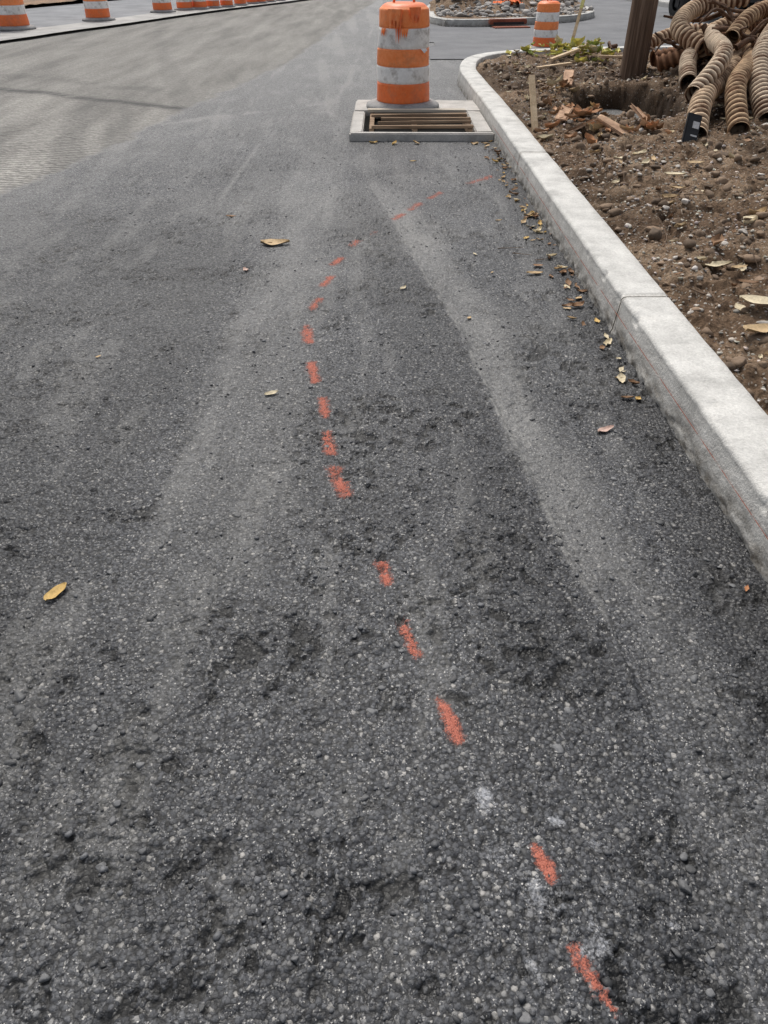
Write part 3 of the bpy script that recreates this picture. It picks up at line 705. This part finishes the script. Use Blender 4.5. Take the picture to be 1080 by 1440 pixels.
# ------------------------------------------------------------ catch basin frame + pallet
ie=empty('storm_drain_inlet')
MAT_SLAB=concrete_mat('inlet_concrete_mat',(.46,.44,.41))
def slab(x0,x1,y0,y1,nm):
    o=box(nm,((x0+x1)/2,(y0+y1)/2,.012),(x1-x0,y1-y0,.11),MAT_SLAB,ie,bev=.012,jit=.005)
slab(-.33,1.05,7.74,7.83,'frame_front'); slab(-.32,1.045,8.93,9.62,'frame_back'); slab(-.33,-.20,7.833,8.927,'frame_left'); slab(.88,1.045,7.833,8.927,'frame_right')
box('shaft_shade_sheet',(.34,8.385,.010),(1.07,1.09,.008),MAT_PIT_SHADE,ie,bev=0)  # flat sheet with no depth, shaft darkness painted as colour
palm=M('weathered_pallet_wood_mat',.9,.2); g=palm.noise(1,5,.7,co=palm.scaleco((1.5,40,40)))
palm.color(palm.ramp(g,[(.3,(.13,.082,.05)),(.55,(.30,.21,.14)),(.75,(.46,.36,.26))])); palm.bump(g,.5,.005)
palm2=M('pale_pallet_wood_mat',.9,.2); g=palm2.noise(1,5,.7,co=palm2.scaleco((1.5,40,40)))
palm2.color(palm2.ramp(g,[(.3,(.34,.30,.24)),(.7,(.58,.52,.44))])); palm2.bump(g,.5,.005)
ple=empty('wooden_pallet')
for i,(x,y,L,w_,r_,mt) in enumerate([(.37,7.90,.98,.055,0,palm.m),(.40,8.10,.92,.035,.05,palm.m),(.42,8.31,.90,.035,-.03,palm.m),(.36,8.50,.98,.05,.02,palm.m),(.345,8.76,1.03,.16,.01,palm2.m)]):
    box('slat_%d'%(i+1),(x,y,.098+random.uniform(-.004,.004)),(L,w_,.026),mt,ple,rot=(random.uniform(-.15,.05),random.uniform(-.01,.01),r_),bev=.003)
for i,x in enumerate([-.12,.30,.83]):
    box('stringer_%d'%(i+1),(x,8.36,.050),(.045,.98,.066),palm.m,ple,bev=.003)

# ------------------------------------------------------------ far island with mounds
isl=smooth_path([(1.35,19.7),(1.05,20.6),(1.05,22.3),(1.3,25),(2.5,27.2),(4.2,27.0),(5.3,25.2),(5.35,22.6),(4.5,20.9),(3.0,19.95),(2.0,19.6),(1.36,19.69)],.06)
ik=empty('traffic_island')
MAT_IK=concrete_mat('island_kerb_mat',(.50,.49,.46))
kerb('island_kerb',isl,w=.2,hgt=.15,mat=MAT_IK,parent=ik,joints=[(1.05,22.3),(5.35,22.6)])
gx=np.linspace(1.0,5.5,150);gy=np.linspace(19.4,27.4,150);GX,GY=np.meshgrid(gx,gy);GX=GX.ravel();GY=GY.ravel()
c0=np.array([3.2,23.3]); inner=[tuple(c0+(p-c0)*.96) for p in isl[::10]]
gz=.12+.05*fbm(GX*3,GY*3,4,3)
for mx_,my_,r_,h_ in[(2.0,23.2,.7,.45),(3.3,23.8,.8,.6),(4.4,24.3,.6,.55),(2.7,21.6,.5,.15)]:
    gz=gz+h_*np.exp(-((GX-mx_)/r_)**2-((GY-my_)/r_)**2)*(.7+.6*fbm(GX*4,GY*4,4,5))
Fi=grid_faces(150,150); kk=pip(GX,GY,inner)[Fi].all(1)
mesh_np('island_soil',np.c_[GX,GY,gz],Fi[kk],MAT_DIRT,attrs={'m':np.zeros((len(GX),3))},parent=ik)
n=1500;x=RNG.uniform(1.3,5.2,n);y=RNG.uniform(20.3,25.5,n);k=pip(x,y,inner);x=x[k];y=y[k]
ji=np.clip(((x-1.0)/4.5*149).round().astype(int),0,149);jj=np.clip(((y-19.4)/8*149).round().astype(int),0,149)
z=gz[jj*150+ji]
stones('rubble',np.stack([x,y,z],1),.02+.09*RNG.random(len(x))**4,RNG.uniform(.2,.5,(len(x),1))*np.array([[1,.94,.87]]),MAT_STONE,ic=I2,parent=ik)
gx=np.linspace(0,1.3,40);gy=np.linspace(0,.5,16);GX,GY=np.meshgrid(gx,gy);GX=GX.ravel();GY=GY.ravel()
fz=.18*np.abs(fbm(GX*4,GY*5,4,3)-.35)*2
mesh_np('orange_safety_fence',np.c_[GX*.6+2.7,GY+22.3+.1*np.sin(GX*6),fz+.25],grid_faces(40,16),simple_ground('fence_plastic_mat',(.75,.13,.04),(.85,.25,.08),4,30,.2))
MAT_RUST=simple_ground('rusty_casting_mat',(.16,.05,.03),(.30,.10,.06),6,50,.4)
ce=empty('kerb_inlet_casting',(2.75,19.66,.05)); ce.rotation_euler=(0,0,.18)
box('hood',(0,0,.06),(.85,.16,.10),MAT_RUST,ce,bev=.015); box('throat_shade',(0,-.082,.03),(.7,.01,.05),MAT_BLACK,ce,bev=0); box('grate',(0,-.25,-.03),(.8,.3,.03),MAT_RUST,ce)  # throat is a black plate, the opening's shade put in as colour
box('pavement',(12.5,27.5,.06),(9,5.5,.14),concrete_mat('pavement_mat',(.42,.41,.39)),rot=(0,0,.1),bev=.02)

# ------------------------------------------------------------ black trailer at far right
MAT_STEEL=simple_ground('black_steel_mat',(.015,.015,.017),(.04,.04,.042),5,40,.1,.45)
MAT_TYRE=simple_ground('tyre_mat',(.02,.02,.02),(.035,.035,.035),5,40,.3)
te=empty('utility_trailer',(8.35,20.8,0)); te.rotation_euler=(0,0,.25)
box('deck',(0,1.2,.62),(1.7,2.6,.08),MAT_STEEL,te); box('tailgate_bar',(0,-.1,.45),(1.7,.08,.10),MAT_STEEL,te)
for i,xx in enumerate(np.linspace(-.8,.8,7)): box('gate_post_%d'%i,(xx,-.1,.78),(.05,.05,.6),MAT_STEEL,te)
for i,zz in enumerate([.72,.9,1.08]): box('gate_rail_%d'%i,(0,-.13,zz),(1.7,.03,.04),MAT_STEEL,te)
for i,xx in enumerate([-.98,.98]):
    t=np.linspace(0,2*math.pi,33)[:-1]; pr=[(.16,-.09),(.30,-.1),(.34,-.06),(.345,0),(.34,.06),(.30,.1),(.16,.09)]
    V=[(xx+q,1.1+r*math.cos(a),.345+r*math.sin(a)) for r,q in pr for a in t]; n=32
    F=[(a*n+b,a*n+(b+1)%n,(a+1)*n+(b+1)%n,(a+1)*n+b) for a in range(len(pr)-1) for b in range(n)]
    mesh_np('wheel_%d'%i,V,F,MAT_TYRE,parent=te); box('hub_%d'%i,(xx,1.1,.345),(.14,.22,.22),MAT_STEEL,te,bev=.03)
box('hitch',(0,3.1,.5),(.1,1.2,.1),MAT_STEEL,te)

# ------------------------------------------------------------ light, sky, camera
el=math.radians(56); az=math.radians(-15)
w=bpy.data.worlds.new('World'); S.world=w; w.use_nodes=True; nt=w.node_tree
sky=nt.nodes.new('ShaderNodeTexSky'); sky.sky_type='NISHITA'; sky.sun_disc=False; sky.sun_elevation=el; sky.sun_rotation=az
sky.air_density=1.; sky.dust_density=4.
hs=nt.nodes.new('ShaderNodeHueSaturation'); hs.inputs['Saturation'].default_value=.4
nt.links.new(sky.outputs[0],hs.inputs['Color']); nt.links.new(hs.outputs[0],nt.nodes['Background'].inputs[0])
nt.nodes['Background'].inputs[1].default_value=.15
sl=bpy.data.lights.new('sun','SUN'); sl.energy=2.4; sl.angle=math.radians(14); sl.color=(1,.96,.9)
so=bpy.data.objects.new('sun',sl); COL.objects.link(so)
d=Vector((math.sin(az)*math.cos(el),math.cos(az)*math.cos(el),math.sin(el)))
so.rotation_euler=d.to_track_quat('Z','Y').to_euler()
cam=bpy.data.cameras.new('camera'); co=bpy.data.objects.new('camera',cam); COL.objects.link(co)
co.location=(0,0,1.5); co.rotation_euler=(math.radians(90-37.6),0,0)
cam.sensor_fit='VERTICAL'; cam.sensor_height=36; cam.sensor_width=27; cam.lens=26; cam.clip_start=.05; cam.clip_end=500
S.camera=co
S.view_settings.view_transform='Standard'; S.view_settings.look='None'; S.view_settings.exposure=0
